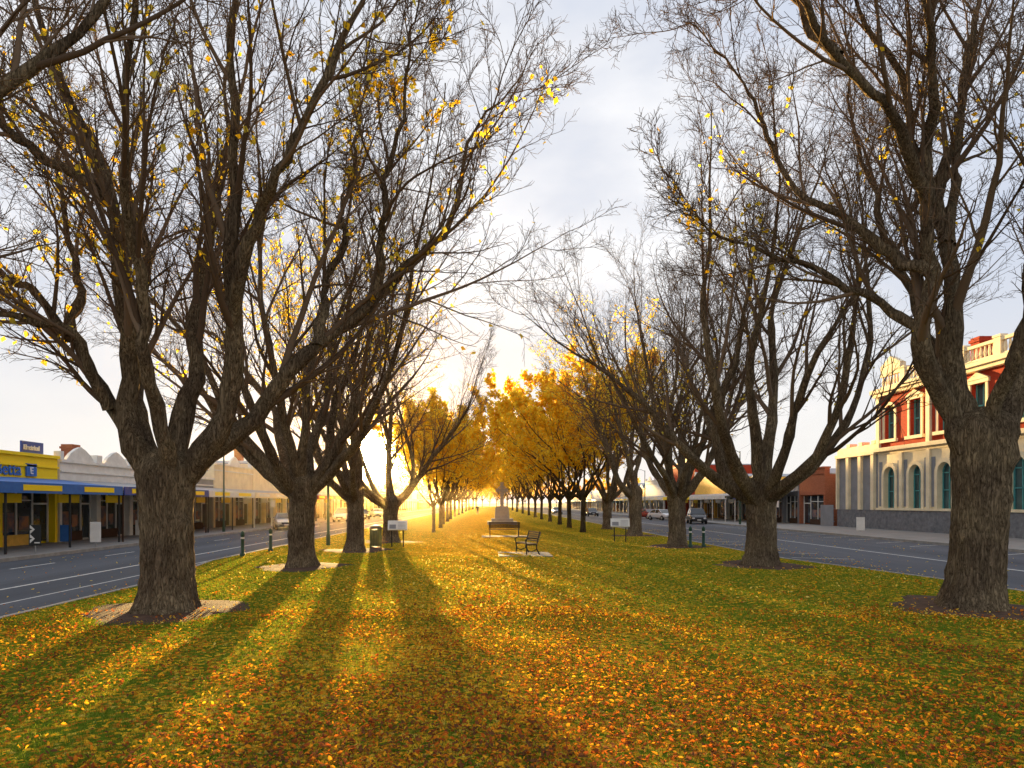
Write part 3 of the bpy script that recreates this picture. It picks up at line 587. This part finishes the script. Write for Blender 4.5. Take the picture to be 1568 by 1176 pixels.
e=empty('stone_memorial_cross',(1.6,70,0)); c=B(); c.box(-1.5,1.5,-1.5,1.5,-.05,.3).box(-1.1,1.1,-1.1,1.1,.3,.6).box(-.75,.75,-.75,.75,.6,1.7,.1).box(-.5,.5,-.5,.5,1.7,1.85)
c.done('plinth',MSTONE,e,bevel=.02)
c=B(); c.box(-.19,.19,-.15,.15,1.85,4.3,.03).box(-.62,.62,-.13,.13,3.35,3.65)
V,F=tube_arr(np.array([[[0.40*math.cos(a),0,3.5+.40*math.sin(a)] for a in np.linspace(0,6.283,25)]]),np.full((1,25),.06),6); c.arr(V,F); c.done('cross',MSTONE,e)
def info_sign(loc,rz,w):
    e=empty('information_sign',loc,rz); p=B()
    for x in (-w*.3,w*.3): p.tube([(x,0,0),(x,0,1.0)],.03,8)
    p.done('posts',IRON,e); q=B(); a=.18
    q.arr([(-w/2,-a,.88),(w/2,-a,.88),(w/2,a,1.32),(-w/2,a,1.32),(-w/2,-a+.03,.84),(w/2,-a+.03,.84),(w/2,a+.03,1.28),(-w/2,a+.03,1.28)],[(0,1,2,3),(4,7,6,5),(0,4,5,1),(1,5,6,2),(2,6,7,3),(3,7,4,0)]); q.done('panel',WHITE,e)
    r=B(); r.arr([(-w*.42,-a*.8-.004,.925),(-w*.08,-a*.8-.004,.925),(-w*.08,a*.1-.004,1.125),(-w*.42,a*.1-.004,1.125)],[(0,1,2,3)])
    for k_ in range(5):
        v=-.75+k_*.3; r.arr([(w*.02,a*v-.004,1.1+.22*v+.004),(w*.42,a*v-.004,1.1+.22*v+.004),(w*.42,a*(v+.08)-.004,1.1+.22*(v+.08)+.004),(w*.02,a*(v+.08)-.004,1.1+.22*(v+.08)+.004)],[(0,1,2,3)])
    r.done('printed_text',GREYW,e)
info_sign((-4.4,33.8,0),.1,.95); info_sign((7.5,38.3,0),-.15,1.05)
e=empty('litter_bin',(-5.35,33.0,0)); b_=B()
for i in range(22):
    a=i/22*6.283; b_.tube([(.27*math.cos(a),.27*math.sin(a),.08),(.27*math.cos(a),.27*math.sin(a),.92)],.025,4)
b_.tube([(0,0,.1),(0,0,.9)],.23,16); b_.done('slatted_body',GREENP,e); b_=B(); b_.tube([(0,0,.92),(0,0,.98),(0,0,1.08),(0,0,1.12)],[.32,.32,.26,.1],18); b_.tube([(0,0,0),(0,0,.08)],.28,18); b_.done('lid',IRON,e)
def bollard(x,y,z=0):
    e=empty('bollard',(x,y,z)); b_=B(); b_.tube([(0,0,0),(0,0,.12),(0,0,.14),(0,0,.82),(0,0,.84),(0,0,.93),(0,0,1.0),(0,0,1.04)],[.11,.11,.075,.065,.085,.085,.06,.015],14); b_.done('post',GREENP,e,smooth=True)
    b_=B(); b_.tube([(0,0,.72),(0,0,.79)],.074,14); b_.done('white_band',WHITE,e)
for p in [(-10.0,28),(-9.8,31),(10.1,33.8),(10.75,33.8),(-9.9,36),(27.0,36.5)]: bollard(*p)
def lamp(x,y,h,arm=1):
    e=empty('street_lamp',(x,y,0)); b_=B(); b_.tube([(0,0,0),(0,0,.5),(0,0,.6),(0,0,h)],[.11,.11,.075,.05],12); b_.tube([(0,0,h-.15),(arm*.5,0,h+.1),(arm*1.3,0,h+.15)],.03,8); b_.done('pole',GREENP,e,smooth=True)
    b_=B(); b_.box(arm*1.2,arm*1.75,-.13,.13,h+.08,h+.2,.03); b_.done('lantern',GALV,e,bevel=.02)
lamp(-8.2,35.4,6.6,-1); lamp(-20,52,7.5,1); lamp(26,70,7.5,-1); lamp(26,112,7.5,-1); lamp(-20,100,7.5,1)
def plate_sign(name,x,y,z0,z1,w,mat,rz=0):
    e=empty(name,(x,y,0),rz); b_=B(); b_.tube([(0,.03,0),(0,.03,z1)],.03,8); b_.done('post',GALV,e); b_=B(); b_.box(-w/2,w/2,-.02,0,z0,z1); b_.done('plate',mat,e,bevel=.008); return e
plate_sign('white_street_sign',-19.35,33.8,.25,1.25,.5,WHITE,.2); plate_sign('blue_shop_sign',-22.8,37,.1,1.0,.55,BLUE,.3)
e=plate_sign('chevron_sign',-19.5,29.5,.35,1.25,.5,IRON,.1); b_=B()
for zz in (.45,.85): b_.arr([(-.2,-.025,zz),(.0,-.025,zz+.2),(-.1,-.025,zz+.2),(-.2,-.025,zz+.15)],[(0,1,2,3)]); b_.arr([(-.2,-.025,zz+.4),(-.2,-.025,zz+.25),(-.1,-.025,zz+.2),(.0,-.025,zz+.2)],[(0,1,2,3)])
b_.box(-.02,.2,-.026,-.022,.45,.5); b_.done('chevrons',WHITE,e)
plate_sign('shop_board_sign',-22.3,44,.1,1.1,.6,WHITE,.2); plate_sign('shop_board_sign',28.5,52,.1,1.1,.6,WHITE,-.2); plate_sign('parking_sign',-19.4,62,1.8,2.4,.4,WHITE); plate_sign('parking_sign',25.5,60,1.8,2.4,.4,WHITE)
# ------------------------------------------------------------------ cars
def car(name,loc,rz,paint,suv=False):
    e=empty(name,loc,rz); k_=1.12 if suv else 1.0
    xs=[-2.2,-2.12,-1.7,-1.0,0,.7,1.3,1.8,2.15,2.22]; zt=[.75,.92,.98,1.0,.98,.97,.93,.86,.72,.6]; hw=[.72,.82,.88,.9,.9,.9,.89,.86,.78,.68]; zb=[.42,.34,.28,.26,.26,.26,.26,.28,.32,.38]
    V=[];F=[]
    for x,z,w,b0 in zip(xs,zt,hw,zb):
        z*=k_
        for (a,c) in [(-.85,b0),(-1,b0+.18),(-1.0,z-.22),(-.93,z-.04),(-.6,z+.02),(.6,z+.02),(.93,z-.04),(1.0,z-.22),(1,b0+.18),(.85,b0)]: V.append((x,w*a,c))
    for i in range(len(xs)-1):
        for j in range(10): F.append((i*10+j,i*10+(j+1)%10,i*10+10+(j+1)%10,i*10+10+j))
    b_=B(); b_.arr(V,F); b_.arr(V[:10],[list(range(10))[::-1]]); b_.arr(V[-10:],[list(range(10))])
    zr=1.72 if suv else 1.43; xb=-2.0 if suv else -1.75
    def gh(i_,zlo,zhi,t0,t1,ob):
        lo=[(xb,-.80),(1.15,-.80),(1.15,.80),(xb,.80)]; hi=[(xb+(.3 if suv else .7),-.62),(.35,-.62),(.35,.62),(xb+(.3 if suv else .7),.62)]
        f=lambda t:[(l[0]*(1-t)+h_[0]*t,l[1]*(1-t)+h_[1]*t,zlo*(1-t)+zhi*t) for l,h_ in zip(lo,hi)]
        a=f(t0);b2=f(t1); ob.arr(a+b2,[(0,1,5,4),(1,2,6,5),(2,3,7,6),(3,0,4,7),(4,5,6,7),(3,2,1,0)])
    g_=B(); gh(0,.98*k_,zr,0,.93,g_); g_.done('glasshouse',GLASS,e,bevel=.03)
    gh(0,.98*k_,zr,.935,1.0,b_)
    for sy in (-1,1):
        for (x0,x1) in [(xb+.02,xb+(.27 if suv else .6)),(1.13,.38),(-.35,-.35)]: b_.tube([(x0,sy*.80,.98*k_),(x1,sy*.63,zr-.03)],.035,6)
        b_.box(.75,.95,sy*.9,sy*1.03,1.0,1.12)
    b_.done('body',paint,e,bevel=.02,smooth=False)
    w=B();hb=B()
    for x in (-1.35,1.35):
        for sy in (-1,1):
            w.tube([(x,sy*.68,.32),(x,sy*.70,.32),(x,sy*.90,.32),(x,sy*.92,.32)],[.27,.33,.33,.28],20); hb.tube([(x,sy*.90,.32),(x,sy*.935,.32)],[.2,.17],12)
    w.done('tyres',RUB,e); hb.done('hubs',GALV,e)
    l=B(); l.box(2.1,2.235,-.72,-.45,.58,.72).box(2.1,2.235,.45,.72,.58,.72); l.done('headlights',WHITE,e,bevel=.02)
    l=B(); l.box(-2.225,-2.1,-.78,-.6,.72,.88).box(-2.225,-2.1,.6,.78,.72,.88); l.done('tail_lights',REDP,e)
    l=B(); l.box(2.15,2.24,-.4,.4,.5,.66).box(2.2,2.245,-.6,.6,.38,.46); l.done('grille',IRON,e)
    l=B(); l.box(2.24,2.255,-.2,.2,.42,.52).box(-2.22,-2.2,-.2,.2,.6,.7); l.done('number_plates',WHITE,e)
def paintm(n,c): return basic(n,c,tuple(x*.9 for x in c),bump=0,rough=.25,metal=.2,spec=.6)
PK=paintm('dark_car_paint',(.03,.035,.045)); PW=paintm('white_car_paint',(.7,.7,.7)); PR=paintm('red_car_paint',(.3,.03,.02)); PS=paintm('silver_car_paint',(.4,.41,.43))
car('parked_car',(23.4,76,-.13),math.radians(-100),PK,True); car('parked_car',(-17.4,83,-.13),math.radians(-90),PW,True); car('parked_car',(-17.7,60,-.13),math.radians(-70),PS); car('parked_car',(-17.7,66,-.13),math.radians(-70),PR)
car('parked_car',(18.2,118,-.13),math.radians(-90),PK); car('parked_car',(23.6,92,-.13),math.radians(-70),PW); car('parked_car',(23.6,100,-.13),math.radians(-70),PR); car('parked_car',(-17.6,96,-.13),math.radians(-70),PK)
car('parked_car',(-17.6,110,-.13),math.radians(-70),PW); car('parked_car',(14.5,140,-.13),math.radians(-90),PS)
# ------------------------------------------------------------------ pedestrian
def person(loc,rz):
    e=empty('pedestrian',loc,rz)
    J={'pel':((0,0,.93),.15),'wst':((0,0,1.08),.135),'chs':((0,.02,1.33),.165),'nck':((0,.02,1.50),.055),'hd0':((0,.035,1.58),.075),'hd1':((0,.04,1.70),.09),
       'shl':((-.19,.02,1.42),.065),'ell':((-.25,-.08,1.15),.045),'wrl':((-.24,.02,.92),.032),'hal':((-.24,.05,.84),.035),
       'shr':((.19,.02,1.42),.065),'elr':((.25,.1,1.16),.045),'wrr':((.24,.24,.98),.032),'har':((.24,.3,.92),.035),
       'hpl':((-.09,0,.88),.09),'knl':((-.1,.18,.50),.06),'anl':((-.1,.28,.09),.042),'tol':((-.1,.44,.05),.035),
       'hpr':((.09,0,.88),.09),'knr':((.1,-.02,.49),.06),'anr':((.1,-.3,.14),.042),'tor':((.1,-.2,.03),.035)}
    E=[('pel','wst'),('wst','chs'),('chs','nck'),('nck','hd0'),('hd0','hd1'),('chs','shl'),('shl','ell'),('ell','wrl'),('wrl','hal'),('chs','shr'),('shr','elr'),('elr','wrr'),('wrr','har'),('pel','hpl'),('hpl','knl'),('knl','anl'),('anl','tol'),('pel','hpr'),('hpr','knr'),('knr','anr'),('anr','tor')]
    K=list(J); me=bpy.data.meshes.new('figure'); me.from_pydata([J[k_][0] for k_ in K],[(K.index(a),K.index(b2)) for a,b2 in E],[])
    o=add('figure',me,parent=e); o.modifiers.new('skin','SKIN'); me_s=me.skin_vertices[0].data if me.skin_vertices else None
    if me_s is None:
        bpy.context.view_layer.objects.active=o; o.select_set(True); bpy.ops.mesh.customdata_skin_add(); me_s=me.skin_vertices[0].data
    for i,k_ in enumerate(K): me_s[i].radius=(J[k_][1],J[k_][1])
    me_s[0].use_root=True
    sb=o.modifiers.new('sub','SUBSURF'); sb.levels=1; sb.render_levels=1
    m,t,oo=nt('clothing'); tc=N(t,'ShaderNodeTexCoord'); s=N(t,'ShaderNodeSeparateXYZ'); t.links.new(tc.outputs['Object'],s.inputs[0])
    r=ramp(t,[(0,(.02,.02,.02)),(.06,(.03,.035,.06)),(.50,(.05,.025,.03)),(.86,(.35,.2,.14)),(.95,(.04,.025,.015))],'CONSTANT'); d=N(t,'ShaderNodeMath',operation='DIVIDE'); d.inputs[1].default_value=1.8; t.links.new(s.outputs[2],d.inputs[0]); t.links.new(d.outputs[0],r.inputs[0])
    b2=N(t,'ShaderNodeBsdfPrincipled',Roughness=.8); t.links.new(r.outputs[0],b2.inputs['Base Color']); t.links.new(b2.outputs[0],oo.inputs[0]); me.materials.append(m)
person((-1.6,125,0.0),math.pi)
# ------------------------------------------------------------------ thin added haze (volume put in for the golden glare around the sun)
hb=B(); hb.box(-23,30,24,430,-.12,18)
m,t,o=nt('glare_haze'); vs=t.nodes.new('ShaderNodeVolumeScatter'); vs.inputs['Color'].default_value=(1,.78,.42,1); vs.inputs['Density'].default_value=.00017; vs.inputs['Anisotropy'].default_value=.90; t.links.new(vs.outputs[0],o.inputs['Volume'])
hb.done('added_glare_haze',m)
# ------------------------------------------------------------------ sky and light
w=bpy.data.worlds.new('World'); sc.world=w; w.use_nodes=True; t=w.node_tree; t.nodes.clear()
out=t.nodes.new('ShaderNodeOutputWorld'); sky=t.nodes.new('ShaderNodeTexSky'); sky.sky_type='NISHITA'; sky.sun_disc=False; sky.sun_elevation=SUN_EL; sky.sun_rotation=SUN_AZ
b1=t.nodes.new('ShaderNodeBackground'); b1.inputs[1].default_value=.12; t.links.new(sky.outputs[0],b1.inputs[0])
tc=t.nodes.new('ShaderNodeTexCoord'); mp=N(t,'ShaderNodeMapping'); mp.inputs['Scale'].default_value=(1,1,2.2); t.links.new(tc.outputs['Generated'],mp.inputs[0])
n=N(t,'ShaderNodeTexNoise',Scale=2.4,Detail=6,Roughness=.5); t.links.new(mp.outputs[0],n.inputs['Vector'])
cr=ramp(t,[(.36,(.66,.73,.88)),(.50,(.84,.87,.95)),(.64,(1.08,1.08,1.10))]); t.links.new(n.outputs['Fac'],cr.inputs[0])
sp=N(t,'ShaderNodeSeparateXYZ'); t.links.new(tc.outputs['Generated'],sp.inputs[0])
hr=ramp(t,[(0.0,(.85,.85,.85)),(0.10,(.65,.65,.65)),(0.32,(0,0,0))]); t.links.new(sp.outputs[2],hr.inputs[0])
mxh=N(t,'ShaderNodeMixRGB'); mxh.inputs[2].default_value=(1.0,.97,.93,1); t.links.new(hr.outputs[0],mxh.inputs[0]); t.links.new(cr.outputs[0],mxh.inputs[1])
b2=t.nodes.new('ShaderNodeBackground'); b2.inputs[1].default_value=1.0; t.links.new(mxh.outputs[0],b2.inputs[0])
ms=t.nodes.new('ShaderNodeMixShader'); ms.inputs[0].default_value=.94; t.links.new(b1.outputs[0],ms.inputs[1]); t.links.new(b2.outputs[0],ms.inputs[2])
dp=N(t,'ShaderNodeVectorMath',operation='DOT_PRODUCT'); dp.inputs[1].default_value=SD; t.links.new(tc.outputs['Generated'],dp.inputs[0])
def pw(e_,k_):
    c_=N(t,'ShaderNodeMath',operation='MAXIMUM'); c_.inputs[1].default_value=0; t.links.new(dp.outputs['Value'],c_.inputs[0])
    a=N(t,'ShaderNodeMath',operation='POWER'); a.inputs[1].default_value=e_; t.links.new(c_.outputs[0],a.inputs[0]); m_=N(t,'ShaderNodeMath',operation='MULTIPLY'); m_.inputs[1].default_value=k_; t.links.new(a.outputs[0],m_.inputs[0]); return m_.outputs[0]
last=ms.outputs[0]
for (e_,k_,col) in [(18,.12,(1,.66,.25)),(160,.7,(1,.5,.1)),(1200,6,(1,.50,.08)),(5000,200,(1,.80,.40))]:
    bb=t.nodes.new('ShaderNodeBackground'); bb.inputs[0].default_value=c4(col); t.links.new(pw(e_,k_),bb.inputs[1])
    ad=t.nodes.new('ShaderNodeAddShader'); t.links.new(last,ad.inputs[0]); t.links.new(bb.outputs[0],ad.inputs[1]); last=ad.outputs[0]
t.links.new(last,out.inputs[0])
ld=bpy.data.lights.new('sun','SUN'); ld.energy=28; ld.angle=math.radians(.55); ld.color=(1,.64,.24)
lo=bpy.data.objects.new('sun',ld); sc.collection.objects.link(lo); lo.rotation_euler=(-SD).to_track_quat('-Z','Y').to_euler(); lo.location=(0,0,30)
cd=bpy.data.cameras.new('camera'); cam=bpy.data.objects.new('camera',cd); sc.collection.objects.link(cam); cam.location=(0,0,2.2); cam.rotation_euler=(math.pi/2,0,0)
cd.sensor_width=36; cd.lens=24; cd.shift_x=.025; cd.shift_y=.116; cd.clip_end=4000; cd.clip_start=.1
sc.camera=cam
sc.view_settings.view_transform='Standard'; sc.view_settings.look='None'; sc.view_settings.exposure=0
